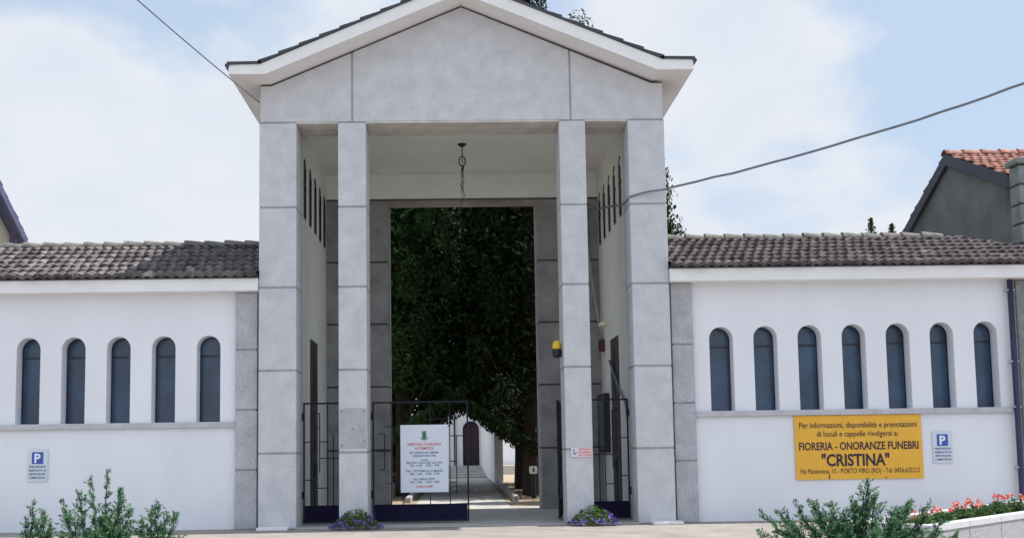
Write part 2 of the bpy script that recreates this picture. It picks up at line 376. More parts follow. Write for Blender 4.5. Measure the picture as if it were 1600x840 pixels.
# side walls with five arched windows each, door opening
SW = [1.32, 2.15, 2.97, 3.80, 4.62]
def sidewall(sgn):
    holes = [arch(y_, 6.65, 8.02, .40) for y_ in SW]+[[(2.1, .0001), (3.5, .0001), (3.5, 4.1), (2.1, 4.1)]]
    outl = [(.86, -.1), (5.58, -.1), (5.58, 9.2), (.86, 9.2)]
    holes[-1] = [(2.1, .01), (3.5, .01), (3.5, 4.1), (2.1, 4.1)]
    V, F = holed(outl, holes, .30)
    mb = MB(); VV = [(sgn*(3.5+d), y_, z) for (y_, d, z) in V]
    mb.add(VV, F, PLAST)
    w = mb.build('side_wall', None, GH)
    mb = MB(); mb.add([(sgn*(4.20+.04*0), .87, -.1), (sgn*4.20, 5.6, -.1), (sgn*4.20, 5.6, 6.2), (sgn*4.20, .87, 6.2)], [(0, 1, 2, 3)], WHITE)
    for y_ in SW:
        fr = MB(); 
        ol = arch(y_, 6.65, 8.02, .40); il = arch(y_, 6.69, 7.985, .33)
        V2, F2 = holed(ol, [il], .04); fr.add([(sgn*(3.5+.004+d), yy, z) for (yy, d, z) in V2], F2, FRAME)
        xa, xb = sorted((sgn*3.49, sgn*3.53)); fr.box(xa, xb, y_-.165, y_+.165, 7.40, 7.45, FRAME); fr.box(xa, xb, y_+(.02 if sgn > 0 else .12), y_+.165, 6.72, 7.8, FRAME)
        wn = fr.build('window', None, GH)
        pn = MB(); V3, F3 = holed(arch(y_, 6.68, 7.99, .345), [], .01); pn.add([(sgn*(3.5+.022+d), yy, z) for (yy, d, z) in V3], F3, PANE[sgn])
        pn.build('pane', None, wn)
    # door leaves recessed in the opening
    d = MB()
    x0, x1 = sorted((sgn*3.52, sgn*3.57))
    for (a, b) in ((2.11, 2.79), (2.81, 3.49)):
        d.bbox(x0, x1, a, b, .02, 4.09, WOOD, .006)
        for z0, z1 in ((.3, 1.3), (1.5, 2.5), (2.7, 3.8)):
            xa, xb = sorted((sgn*3.505, sgn*3.522)); d.bbox(xa, xb, a+.1, b-.1, z0, z1, WOOD, .008)
    dr = d.build('door', None, GH)
    h = MB(); h.tube([(sgn*3.46, 2.74, 1.0), (sgn*3.46, 2.74, 1.25)], .014); h.tube([(sgn*3.46, 2.74, 1.02), (sgn*3.52, 2.74, 1.02)], .01); h.tube([(sgn*3.46, 2.74, 1.23), (sgn*3.52, 2.74, 1.23)], .01)
    h.build('handle', BLACK, dr)
def pane_mat(name, c, tr):
    m = mat(name, c, .3, var=.2); nt = m.node_tree; b = nt.nodes['Principled BSDF']; o = nt.nodes['Material Output']
    t = nt.nodes.new('ShaderNodeBsdfTranslucent'); t.inputs[0].default_value = (.75, .78, .80, 1); mx = nt.nodes.new('ShaderNodeMixShader'); mx.inputs[0].default_value = tr
    nt.links.new(b.outputs[0], mx.inputs[1]); nt.links.new(t.outputs[0], mx.inputs[2]); nt.links.new(mx.outputs[0], o.inputs[0]); return m
PANE = {-1: pane_mat('blue_glass_porch', (.03, .05, .08), .03), 1: mat('pale_glow_pane', (.86, .86, .80), .5)}  # right panes coloured pale to stand in for sun glowing through the glass
sidewall(-1); sidewall(1)
# outer skins of the sides above the wing roofs
for s in (-1, 1):
    mb = MB(); V, F = holed([(.86, 4.0), (5.58, 4.0), (5.58, 9.2), (.86, 9.2)], [arch(y_, 6.60, 8.06, .46) for y_ in SW], .05)
    mb.add([(s*(4.19+d), y_, z) for (y_, d, z) in V], F, WHITE); 
    mb.build('outer_cladding', None, GH)
# ceiling, rear wall, lintel
mb = MB(); mb.box(-3.5, 3.5, .845, 5.0, 8.64, 8.72, PLAST); mb.build('ceiling', None, GH)
mb = MB()
mb.bbox(-3.5, 3.5, 5.0, 5.6, 7.98, 9.25, PLAST, .005)
mb.build('rear_wall', None, GH)
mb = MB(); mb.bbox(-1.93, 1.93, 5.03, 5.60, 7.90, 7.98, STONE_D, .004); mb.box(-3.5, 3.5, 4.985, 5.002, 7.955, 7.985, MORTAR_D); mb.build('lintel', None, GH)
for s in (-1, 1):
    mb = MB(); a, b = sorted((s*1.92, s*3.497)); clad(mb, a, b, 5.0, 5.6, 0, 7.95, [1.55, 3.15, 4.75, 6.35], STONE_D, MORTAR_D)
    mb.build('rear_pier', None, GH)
    mb = MB(); a, b = sorted((s*1.895, s*1.918)); mb.bbox(a, b, 5.56, 5.63, 0, 7.9, SILLM, .004); mb.build('lit_edge_strip', None, GH)  # pale strip added to stand for light on the pier's inner side
# roof: white slab with kicked eaves, dark tiles on top
mb = MB()
bot = [(-4.77, 9.24), (-4.02, 9.24), (0, 10.93), (4.02, 9.27), (4.77, 9.27)]
topl = [(-4.77, 9.45), (-4.13, 9.45), (0, 11.20), (4.13, 9.49), (4.77, 9.49)]
mb.prism(bot+topl[::-1], -.6, 6.2, WHITE_F)
rf = mb.build('roof', None, GH)
mb = MB()
for s, zk in ((-1, 9.45), (1, 9.49)):
    # kick course
    P = [(s*4.80, zk-.015), (s*4.80, zk+.045), (s*4.10, zk+.055), (s*4.10, zk+.002)]
    if s > 0: P = P[::-1]
    mb.prism(P if s < 0 else P, -.63, 6.24, TILE_DK)
    n = 10
    for i in range(n):
        t0, t1 = i/n, (i+1)/n+.015
        xa, xb = s*4.17*(1-t0), s*4.17*(1-t1); za, zb_ = zk+(11.20-zk)*t0, zk+(11.20-zk)*t1
        P = [(xa, za-.005), (xa, za+.078), (xb, zb_+.035), (xb, zb_+.0)]
        if s > 0: P = P[::-1]
        mb.prism(P, -.63-.006*(i % 2), 6.24, TILE_DK)
mb.build('roof_tiles', None, rf)
mb = MB(); mb.tube([(0, -.66, 11.27), (0, 6.26, 11.27)], .12, TILE_DK, 10); mb.build('ridge_tiles', None, rf)
mb = MB()
for s, z in ((-1, 9.42), (1, 9.46)):
    mb.tube([(s*4.80, -.62, z), (s*4.80, 6.2, z)], .045, VERGE, 8)
    mb.build('gutter', None, rf); mb = MB()

# ------------------------------------------------------------------ WINGS
def wing(name, label, x0, x1, zs, zf0, zf1, wins, pil, tile, lim=None, ridge_to=None, zr=6.28):
    W = empty(name, ((x0+x1)/2, .3, 0), label, 'building wing')
    holes = [arch(c, zs, zt, w) for (c, w, zt) in wins]
    V, F = holed([(x0, -.1), (x1, -.1), (x1, zf1-.02), (x0, zf1-.02)], holes, .32)
    mb = MB(); mb.add([(x, .25+d, z) for (x, d, z) in V], F, WHITE)
    mb.build('front_wall', None, W)
    mb = MB(); mb.box(x0, x1, 4.75, 5.0, -.1, zf1-.02, WHITE); mb.build('rear_wall', None, W)
    for a, b in ((x0, x0+.2), (x1-.2, x1)):
        mb = MB(); mb.prism([(a, -.1), (b, -.1), (b, zf1-.03), (a, zf1-.03)], .58, 4.74, WHITE); mb.build('end_wall', None, W)
    for (c, w, zt) in wins:
        fr = MB(); V2, F2 = holed(arch(c, zs+.002, zt-.004, w-.006), [arch(c, zs+.02, zt-.022, w-.04)], .04)
        fr.add([(x, .53+d, z) for (x, d, z) in V2], F2, FRAME); fr.box(c-w/2+.02, c+w/2-.02, .525, .565, zt-.42, zt-.385, FRAME)
        o = fr.build('window', None, W)
        p = MB(); V3, F3 = holed(arch(c, zs+.01, zt-.01, w-.02), [], .01); p.add([(x, .548+d, z) for (x, d, z) in V3], F3, GLASS); p.build('pane', None, o)
    # sill band, split round the pilaster
    a, b = (x0, pil[0]-.01) if x0 < 0 else (pil[1]+.01, min(x1, 11.45))
    mb = MB(); mb.bbox(a, b, .17, .35, zs-.12, zs-.004, SILLM, .008); mb.build('sill_band', None, W)
    mb = MB(); clad(mb, pil[0], pil[1], .14, .26, 0, zf0-.012, [1.19, 2.42, 3.66] if x0 < 0 else [1.25, 2.44, 3.66], STONE_P, MORTAR, j=.04, ins=.02)
    mb.box(pil[0]-.015, pil[1]+.015, .236, .262, 0, zf0-.01, MORTAR)
    mb.build('pilaster', None, W)
    mb = MB(); mb.bbox(x0, x1, -.10, .30, zf0, zf1, WHITE_F, .008); mb.build('fascia', None, W)
    rb = MB(); rr = ridge_to or x1
    rb.add([(x0, -.12, zf1+.02), (x1, -.12, zf1+.02), (x1, 2.4, (lim(x1, 2.4) if lim else zr)-.06), (rr, 2.4, zr-.06), (x0, 2.4, zr-.06), (x0, 5.1, zf1+.02), (x1, 5.1, zf1+.02)],
           [(0, 1, 2, 3, 4), (4, 3, 2, 6, 5)], MORTAR_D)
    rb.box(x0, x1, -.13, .1, zf1+.0, zf1+.028, MORTAR_D)  # dark strip standing in for the gutter shadow under the tile edge
    ro = rb.build('roof', None, W)
    mb = MB(); tiled_slope(mb, x0, x1, -.17, zf1+.04, 2.4, zr, tile, lim=lim); mb.build('roof_tiles', None, ro)
    mb = MB(); tiled_slope(mb, x0, x1, 5.15, zf1+.04, 2.4, zr, tile, lim=lim); mb.build('roof_tiles', None, ro)
    mb = MB(); ridge(mb, x0, rr, 2.4, zr-.0, RIDGE); mb.build('ridge_tiles', None, ro)
    return W
lw = [(-9.045+.928*i, .49, 3.98) for i in range(-6, 5)]
wing('side_wing', 'white rendered wing left of the gatehouse with arched windows and old tiled roof', -16.5, -4.26, 2.19, 4.86, 5.12, lw, (-4.755, -4.31), TILE)
rw = [(5.36+.932*i, .50, 4.03+.008*i) for i in range(7)]
hip = lambda x, y: 9e9 if x < 11.5 else 6.36-(x-11.5)*.50
WR = wing('side_wing', 'white rendered wing right of the gatehouse with seven arched windows', 4.26, 14.2, 2.27, 4.95, 5.22, rw, (4.31, 4.755), TILE_R, lim=hip, ridge_to=11.6, zr=6.30)
mb = MB(); mb.bbox(11.62, 12.1, .18, .26, 0, 4.94, CHIM, .01); mb.build('corner_strip', None, WR)
DP = empty('downpipe', (11.5, .1, 0), 'dark blue metal downpipe at the right end of the white wall', 'downpipe')
mb = MB(); mb.tube([(11.47, .12, 4.93), (11.47, .12, .1), (11.47, .02, .02)], .06, n=10); mb.build('pipe', PIPE, DP, True)
for z in (4.7, 3.2, 2.25, 1.0):
    mb = MB(); mb.box(11.39, 11.55, .09, .25, z, z+.03); mb.build('bracket', SILLM, DP)

# ------------------------------------------------------------------ HOUSES behind
def house(name, label, xw, sgn, yf, yr, yb, zfe, zr_, zbe, wallm, vm, tilem, depth=9, over=.12, vh=.22):
    H = empty(name, (xw+sgn*depth/2, yr, 0), label, 'house')
    slf = (zr_-zfe)/(yr-yf); slb = (zr_-zbe)/(yb-yr)
    mb = MB()
    P = [(yf, -.1), (yb, -.1), (yb, zbe), (yr, zr_), (yf, zfe)]; n = 5
    xa, xb = xw, xw+sgn*depth
    mb.add([(xa, y_, z-.03) for y_, z in P]+[(xb, y_, z-.03) for y_, z in P], [tuple(range(5)), tuple(range(9, 4, -1))]+[(i, 5+i, 5+(i+1) % 5, (i+1) % 5) for i in range(5)], wallm)
    mb.build('wall', None, H)
    # roof slabs
    o = .35; xo = xw-sgn*over
    A = (yf-o, zfe-slf*o); Bp = (yr, zr_); C = (yb+o, zbe-slb*o)
    mb = MB(); t = .10
    mb.add([(x, y_, z+dz_) for x in (xo+sgn*.03, xb) for dz_ in (0, t) for (y_, z) in (A, Bp, C)],
           [(0, 1, 4, 3), (1, 2, 5, 4), (6, 9, 10, 7), (7, 10, 11, 8), (0, 6, 7, 1), (1, 7, 8, 2), (3, 4, 10, 9), (4, 5, 11, 10), (0, 3, 9, 6), (2, 8, 11, 5)], vm)
    ro = mb.build('roof', None, H)
    mb = MB(); a, b = sorted((xo, xb))
    tiled_slope(mb, a, b, A[0], A[1]+t+.02, yr, zr_+t+.02, tilem, pitch=.22, amp=.04); tiled_slope(mb, a, b, C[0], C[1]+t+.02, yr, zr_+t+.02, tilem, pitch=.22, amp=.04)
    mb.build('roof_tiles', None, ro)
    mb = MB(); ridge(mb, a, b, yr, zr_+t+.02, tilem, .5, .13); mb.build('ridge_tiles', None, ro)
    mb = MB(); x2 = xo+sgn*.05; x1_, x2_ = sorted((xo-sgn*.01, x2))
    for (p, q) in ((A, Bp), (Bp, C)):
        V = [(x, y_, z+d) for x in (x1_, x2_) for (y_, z) in (p, q) for d in (-vh, t+.06)]
        mb.add(V, [(0, 2, 3, 1), (4, 5, 7, 6), (0, 1, 5, 4), (2, 6, 7, 3), (1, 3, 7, 5), (0, 4, 6, 2)], vm)
    mb.build('verge_board', None, ro)
    return H
H1 = house('grey_house', 'grey green rendered house gable with red tiles rising behind the right wing', 13.25, 1, 3.3, 6.0, 8.5, 7.93, 9.16, 7.80, GREYW, VERGE, TILE_RED, depth=12, vh=.15)
H2 = house('beige_house', 'beige house with overhanging blue grey verge at the left edge', -12.47, -1, 1.0, 4.0, 7.0, 7.63, 9.55, 7.63, BEIGE, VERGE_L, TILE, depth=9, over=.35, vh=.10)
mb = MB(); mb.tube([(-12.32, 7.08, 7.5), (-12.32, 7.08, 0)], .07, VERGE_L, 8); mb.build('downpipe', None, H2)
# banded chimney pier in front of the grey house
CH = empty('chimney_pier', (13.2, 2.2, 0), 'banded grey green stone chimney pier in front of the grey house', 'chimney')
mb = MB(); z = 4.72
while z < 7.65: mb.bbox(12.86, 13.7, 2.0, 2.42, z, z+.42, CHIM, .02); mb.box(12.90, 13.66, 2.04, 2.38, z+.4, z+.47, MORTAR_D); z += .46
mb.build('shaft', None, CH)
mb = MB(); mb.bbox(12.80, 13.76, 1.94, 2.48, z, z+.14, CHIM, .02); mb.build('cap', None, CH)

# ------------------------------------------------------------------ GATES
def bar(mb, x0, z0, x1, z1, y=0, t=.010):
    if abs(x1-x0) < 1e-6: mb.box(x0-t, x0+t, y-t, y+t, min(z0, z1), max(z0, z1))
    else: mb.box(min(x0, x1), max(x0, x1), y-t*.9, y+t*.9, z0-t, z0+t)
def gate_leaf(loc, rot, w, vbars, ties, label, group='iron gate leaves of the portico', z1=2.58):
    "leaf built from its hinge at local x=0 to x=w"
    g_ = empty('gate_leaf', loc, label, 'gate', group)
    g_.rotation_euler = (0, 0, rot)
    def bl(mb, nm, m):
        o = mb.build(nm, m); o.parent = g_; return o
    s = 1 if w > 0 else -1; w_ = abs(w)
    mb = MB()
    for x in (0, w_): mb.box(*sorted((s*x-.017, s*x+.017)), -.017, .017, .05, z1)
    mb.box(*sorted((s*.022, s*(w_-.022))), -.02, .02, z1-.036, z1); mb.box(*sorted((s*.022, s*(w_-.022))), -.02, .02, .05, .09)
    bl(mb, 'frame', IRON)
    mb = MB()
    for (x, a, b) in vbars: bar(mb, s*x, a, s*x, b)
    for (xa, xb, z) in ties: bar(mb, s*xa, z, s*xb, z)
    bl(mb, 'bars', IRON)
    mb = MB(); mb.box(*sorted((s*.022, s*(w_-.022))), -.012, .012, .09, .40); mb.box(*sorted((s*.022, s*(w_-.022))), -.018, .018, .385, .415)
    bl(mb, 'kick_panel', IRONP)
    for z in (.55, 2.2):
        mb = MB(); mb.tube([(-s*.028, 0, z), (-s*.028, 0, z+.16)], .022, n=8); bl(mb, 'hinge', IRON)
    return g_
top_, lo = 2.545, .415
vb = [(.24, 1.15, 1.9), (.38, lo, top_), (.62, lo, 1.3), (.8, .8, top_), (1.2, lo, top_), (1.45, 1.0, 2.2), (1.76, .62, 1.84), (1.62, lo, top_)]
ti = [(.022, .38, 1.53), (.14, .24, 1.15), (.10, .24, 1.9), (.24, .38, 2.05), (.30, .38, .86), (.38, .8, 1.3), (.38, .62, .86), (.8, 1.2, 1.6), (1.2, 1.62, 1.0), (1.2, 1.45, 2.2), (1.62, 1.76, .86), (1.62, 1.99, 1.84), (1.62, 1.76, 1.3)]
gate_leaf((-1.975, .80, 0), 0, 2.0, vb, ti, 'closed wide gate leaf carrying the white notice board, left of centre')
gate_leaf((1.955, .92, 0), R(-98), -1.97, vb, ti, 'wide gate leaf swung open inward beside the right inner pillar')
vs2 = [(.16, lo, top_), (.33, 1.1, 2.35), (.5, lo, top_), (.62, lo, 1.9)]
ti2 = [(.022, .16, 1.75), (.022, .16, .95), (.16, .33, 2.35), (.16, .33, 2.05), (.33, .5, 1.75), (.33, .5, 1.4), (.16, .5, .78), (.5, .8, 1.4)]
gate_leaf((-3.44, .80, 0), 0, .86, vs2, ti2, 'narrow closed gate leaf between the left outer and inner pillars')
gate_leaf((3.44, .80, 0), 0, -.86, vs2, ti2, 'narrow closed gate leaf between the right outer and inner pillars')

# ------------------------------------------------------------------ SIGNS
def board(name, x0, x1, z0, z1, y, m, label, cat='sign', tilt=0):
    s = empty(name, ((x0+x1)/2, y, z0), label, cat)
    mb = MB(); mb.bbox(x0, x1, y-.012, y+.004, z0, z1, m, .003); mb.build('panel', None, s); return s
# yellow florist board
YB = board('advert_board', 6.82, 9.48, .82, 2.145, .225, YELS, 'orange yellow florist advertising board on the white wall under the windows')
YB_y = .212
cx = 8.15
text_to(YB, 'Per informazioni, disponibilità e prenotazioni', cx, 1.885, 2.46, YB_y, NAVY, .125, .006)
text_to(YB, 'di loculi e cappelle rivolgersi a:', cx-.02, 1.705, 1.70, YB_y, NAVY, .12, .006)
text_to(YB, 'FIORERIA - ONORANZE FUNEBRI', cx, 1.43, 2.50, YB_y, NAVY, .165, .022)
text_to(YB, '"CRISTINA"', cx-.08, 1.10, 1.42, YB_y, NAVY, .25, .028)
text_to(YB, 'Via Mantovana, 15 - PORTO VIRO (RO) - Tel. 0426.632212', cx, .945, 2.50, YB_y, NAVY, .105, 0)
for x, h in ((7.51, .085), (8.69, .04)):
    mb = MB(); mb.box(x-.01, x+.01, YB_y-.006, YB_y, .83, .83+h, NAVY); mb.build('fixing_clip', None, YB)
def psign(xc, z0, label):
    s = board('parking_sign', xc-.205, xc+.205, z0, z0+.66, .235, PSIGN, label)
    mb = MB(); mb.box(xc-.115, xc+.115, .216, .222, z0+.36, z0+.60, BLUES); mb.build('blue_square', None, s)
    text_to(s, 'P', xc, z0+.39, .125, .216, PWHITE, .185, .03)
    for i, t in enumerate(('PARCHEGGIO', 'RISERVATO AI', 'VISITATORI DEL', 'CIMITERO')):
        text_to(s, t, xc, z0+.285-i*.075, .34, .222, BTXT, .042, .012)
psign(-8.80, 1.02, 'small pale plate with blue P at the far left of the white wall')
psign(9.91, 1.12, 'small pale plate with blue P right of the orange board')
GS = board('notice_board', -1.40, -.39, .66, 2.08, .772, WSIGN, 'white opening hours board with green crest hung on the gate leaf')
c = -.895; Y_ = .759
for t, z, w, h, m in (('APERTURA E CHIUSURA', 1.645, .72, .055, RTXT), ('AUTOMATICA', 1.56, .40, .055, RTXT),
                      ('DEL CANCELLO DEL CIMITERO', 1.475, .62, .042, BTXT), ('COMUNE DI PORTO VIRO', 1.41, .5, .036, BTXT),
                      ('ORARI', 1.325, .16, .03, BTXT),
                      ('MATTINO  DALLE ORE  ALLE ORE', 1.265, .74, .040, BTXT), ('7.30 - 12.30     14.00 - 17.00', 1.205, .62, .042, BTXT),
                      ('DAL 1 OTTOBRE AL 31 MARZO', 1.09, .78, .040, BTXT), ('8.00 - 12.00     14.00 - 17.00', 1.03, .62, .042, BTXT),
                      ('DAL 1 APRILE AL 30 SETT.', .92, .46, .040, BTXT), ('7.00 - 12.00     15.00 - 19.00', .86, .62, .042, BTXT),
                      ('CHIUSO IL LUNEDI', .765, .36, .04, RTXT)):
    text_to(GS, t, c, z, w, Y_, m, h, .012)
mb = MB()
# municipal crest: crown over a shield with a wreath
mb.prism([(c-.04, 1.80), (c, 1.775), (c+.04, 1.80), (c+.045, 1.90), (c-.045, 1.90)], Y_-.004, Y_, GTXT)
mb.prism([(c-.04, 1.905), (c+.04, 1.905), (c+.05, 1.95), (c+.02, 1.93), (c, 1.965), (c-.02, 1.93), (c-.05, 1.95)], Y_-.004, Y_, GTXT)
for s in (-1, 1):
    for k in range(5):
        a = R(200+k*28) if s < 0 else R(-20-k*28); px, pz = c+.075*math.cos(a)*1.0, 1.835+.07*math.sin(a); mb.box(px-.012, px+.012, Y_-.004, Y_, pz-.01, pz+.01, GTXT)
mb.build('emblem', None, GS)
SS = board('warning_plate', 2.13, 2.57, 1.36, 1.555, -.008, PINK, 'small pink and white warning plate on the right inner pillar', 'sign')
mb = MB(); mb.box(2.135, 2.26, -.026, -.0215, 1.365, 1.55, WSIGN)
mb.tube([(2.19, -.028, 1.50), (2.19, -.028, 1.42), (2.225, -.028, 1.42), (2.235, -.028, 1.47)], .009, NAVY, 5); mb.lathe((2.185, -.028, 1.515), [(.001, -.012), (.012, 0), (.001, .012)], NAVY, 8)
mb.build('pictogram', None, SS)
text_to(SS, 'VIETATO', 2.415, 1.50, .27, -.0205, RTXT, .04, .02); text_to(SS, "L'INGRESSO", 2.415, 1.44, .27, -.0205, RTXT, .036, .015); text_to(SS, 'AI CANI', 2.415, 1.385, .27, -.0205, RTXT, .036, .02)

# ------------------------------------------------------------------ porch fittings
BE = empty('beacon_light', (1.99, .45, 3.6), 'yellow dome beacon with black base on the right inner pillar', 'beacon')
mb = MB(); mb.lathe((1.93, .45, 3.62), [(.085, 0), (.095, .02), (.095, .08), (.085, .13), (.055, .175), (.01, .19)], YEL, 16); mb.build('dome', None, BE, True)
mb = MB(); mb.lathe((1.93, .45, 3.44), [(.05, 0), (.09, .04), (.10, .17), (.09, .18)], BLACK, 16); mb.box(1.93, 2.03, .41, .49, 3.46, 3.56, BLACK); mb.build('base', None, BE)
PL = empty('ceiling_hook', (0, 2.4, 8.64), 'black lamp hook with oval ring and hanging wires on the porch ceiling', 'lamp fitting')
mb = MB(); mb.lathe((0, 2.4, 8.565), [(.02, 0), (.05, .02), (.10, .06), (.105, .075)], BLACK, 16); mb.build('ceiling_rose', None, PL)
mb = MB(); mb.tube([(0, 2.4, 8.57), (0, 2.4, 8.35)], .014, BLACK)
ring = [(math.cos(a)*.075, 2.4, 8.23+math.sin(a)*.115) for a in [2*math.pi*i/20 for i in range(21)]]
mb.tube(ring, .017, BLACK); mb.tube([(0.02, 2.4, 8.12), (0, 2.4, 8.0), (.0, 2.4, 7.94)], [.03, .03, .012], BLACK)
mb.tube([(0, 2.37, 8.30), (.015, 2.4, 8.2), (-.01, 2.42, 8.14)], .012, BLACK); mb.build('ring', None, PL)
mb = MB()
for ph, am, ln in ((0, .04, .78), (2.2, .035, .62), (4, .02, .5)):
    mb.tube([(am*math.sin(ph+i*.9)*min(1, i/2)+.012*math.sin(i*2.3+ph), 2.4+.02*math.cos(ph+i), 8.0-ln*i/12) for i in range(13)], .008, BLACK, 5)
mb.build('wires', None, PL)
WL = empty('wall_lamp', (3.45, 3.0, 4.5), 'small cream hooded lamp above the right porch door', 'lamp')
mb = MB(); mb.tube([(3.5, 3.05, 4.50), (3.38, 3.05, 4.56), (3.30, 3.05, 4.5)], .022, BEIGE); mb.build('bracket', None, WL)
mb = MB(); mb.lathe((3.29, 3.05, 4.40), [(.12, 0), (.10, .06), (.04, .11), (.01, .12)], BEIGE, 14); mb.build('shade', None, WL)
JB = empty('alarm_box', (3.45, 4.35, 3.95), 'dark red box on the porch wall beside the right door', 'alarm box')
mb = MB(); mb.bbox(3.38, 3.50, 4.25, 4.48, 3.92, 4.22, mat('dark_red_plastic', (.10, .012, .02), .5), .01); mb.build('casing', None, JB); mb = MB(); mb.bbox(3.36, 3.379, 4.28, 4.45, 3.96, 4.18, BLACK, .004); mb.build('cover', None, JB)
NB = empty('dark_notice_board', (3.45, 4.3, 1.45), 'dark framed notice case on the right porch wall beyond the door', 'notice board')
mb = MB(); mb.bbox(3.36, 3.498, 3.68, 4.9, 1.42, 2.85, WOOD, .015); mb.build('case', None, NB); mb = MB(); mb.box(3.352, 3.359, 3.76, 4.82, 1.5, 2.77, GLASS); mb.build('glass', None, NB)

# cables
def catenary(a, b, sag, n=24, wob=0, seed=1):
    rnd = random.Random(seed); a = Vector(a); b = Vector(b); P = []
    for i in range(n+1):
        t = i/n; p = a.lerp(b, t); p.z -= sag*4*t*(1-t)
        if wob and 0 < i < n: p.z += rnd.uniform(-wob, wob)
        P.append(p)
    return P
mb = MB()
P = catenary((16.5, -9.5, 9.8), (4.15, -.10, 6.88), .55, 40, .014)
P += [Vector((3.9, -.07, 6.86)), Vector((3.7, -.05, 6.82)), Vector((3.5, -.03, 6.76)), Vector((3.42, .5, 6.72)), Vector((3.28, 3.0, 7.22)), Vector((3.19, 4.93, 7.66))]
mb.tube(P, .024, CABLE, 6)
tag(mb.build('overhead_cable', None, None, True), 'thick grey overhead cable sagging from the right sky into the porch', 'cable')
mb = MB(); mb.tube([(3.19, 4.93, 7.66), (3.20, 4.88, 6.6), (3.33, 4.7, 5.3), (3.45, 4.4, 4.25)], .032, CABLEP, 6)
tag(mb.build('hanging_cable', None, None, True), 'pale cable hanging down the rear right corner of the porch', 'cable')
mb = MB(); mb.tube([(3.46, 3.3, 3.6), (3.46, 2.6, 3.2), (3.45, 1.8, 2.8), (3.44, 1.0, 2.5), (3.44, .86, 2.2)], .028, CABLE, 6)
tag(mb.build('door_cable', None, None, True), 'grey cable slung diagonally across the right porch door', 'cable')
mb = MB(); mb.tube(catenary((-6.45, -9.5, 9.3), (-4.262, .05, 8.87), .10, 24), .013, CABLE, 5)
tag(mb.build('thin_cable', None, None, True), 'thin dark cable running to the left corner of the gatehouse gable', 'cable')
# small white slabs at the pillar feet
for x0, x1, lab in ((-4.22, -3.6, 'small white marble slab at the foot of the left outer pillar'), (3.72, 4.33, 'small white marble slab at the foot of the right outer pillar')):
    mb = MB(); mb.bbox(x0, x1, -.36, -.012, -.005, .05, SLAB, .006); tag(mb.build('marble_slab', None), lab, 'slab')

# ------------------------------------------------------------------ CHAPEL and cemetery
CP = empty('chapel', (.55, 42, 0), 'white chapel with dark arched door at the end of the path', 'chapel')
V, F = holed([(-4.5, 0), (5.6, 0), (5.6, 5.2), (.55, 7), (-4.5, 5.2)], [arch(.55, .50, 3.13, .98)], .4)
mb = MB(); mb.add([(x, 40+d, z) for x, d, z in V], F, WHITE); mb.box(-4.5, 5.6, 40.41, 48, 0, 5.2, WHITE); mb.build('wall', None, CP)
mb = MB(); mb.prism(arch(.55, .50, 3.12, .97), 40.2, 40.26, mat('dark_purple_door', (.03, .012, .03), .6, var=.3)); mb.box(.53, .57, 40.18, 40.2, .5, 3.0, BLACK); mb.box(.1, 1.0, 40.18, 40.2, 1.5, 1.54, BLACK); mb.build('door', None, CP)
mb = MB(); mb.prism([(-4.9, 5.1), (.55, 7.05), (6.0, 5.1), (6.0, 5.25), (.55, 7.25), (-4.9, 5.25)], 39.7, 48.3, TILE_RED); mb.build('roof', None, CP)
mb = MB(); mb.tube([(-.42, 39.9, .4), (-.42, 39.9, 5.1)], .05, BLACK); mb.build('drainpipe', None, CP)
FW = empty('flank_wall', (1.7, 30, 0), 'tall white flank wall right of the path before the chapel', 'wall')
mb = MB(); mb.add([(1.42, 25, -.1), (1.8, 25, -.1), (1.8, 39.95, -.1), (1.10, 39.95, -.1), (1.42, 25, 4.4), (1.8, 25, 4.4), (1.8, 39.95, 4.4), (1.10, 39.95, 4.4)],
                  [(0, 3, 2, 1), (4, 5, 6, 7), (0, 1, 5, 4), (1, 2, 6, 5), (2, 3, 7, 6), (3, 0, 4, 7)], WHITE); mb.build('wall', None, FW)
mb = MB(); mb.add([(1.37, 24.95, 4.4), (1.85, 24.95, 4.4), (1.85, 39.95, 4.4), (1.05, 39.95, 4.4), (1.37, 24.95, 4.5), (1.85, 24.95, 4.5), (1.85, 39.95, 4.5), (1.05, 39.95, 4.5)],
                  [(0, 3, 2, 1), (4, 5, 6, 7), (0, 1, 5, 4), (1, 2, 6, 5), (2, 3, 7, 6), (3, 0, 4, 7)], SILLM); mb.build('coping', None, FW)
# boundary wall at the rear of the cemetery
for x0, x1, lab in ((-40, -4.9, 'long white cemetery wall left of the chapel'), (6.1, 40, 'long white cemetery wall right of the chapel')):
    w = empty('boundary_wall', ((x0+x1)/2, 42, 0), lab, 'wall'); mb = MB(); mb.box(x0, x1, 42, 42.3, -.1, 2.6, WHITE); mb.build('wall', None, w); mb = MB(); mb.bbox(x0, x1, 41.9, 42.4, 2.6, 2.72, TILE, .01); mb.build('coping', None, w)
# kerbs either side of the path
for s, lab in ((1, 'grey concrete kerb along the right side of the path'), (-1, 'grey concrete kerb along the left side of the path')):
    mb = MB(); y = 9.2; x = 1.42 if s > 0 else -1.75
    while y < 24: mb.bbox(x, x+.16, y, y+.99, -.05, .16, AGG, .02); y += 1.0
    tag(mb.build('kerb', None), lab, 'kerb')
# white topped post box by the trunk
BP = empty('post_box', (2.14, 11, 0), 'short dark post with a small white box beside the tree trunks', 'post box')
mb = MB(); mb.tube([(2.14, 11, 0), (2.14, 11, .74)], .075, BLACK, 8); mb.build('post', None, BP)
mb = MB(); mb.bbox(2.02, 2.26, 10.88, 11.12, .74, .98, SLAB, .03); mb.box(2.115, 2.165, 10.872, 10.88, .80, .92, BLACK); mb.build('box', None, BP)

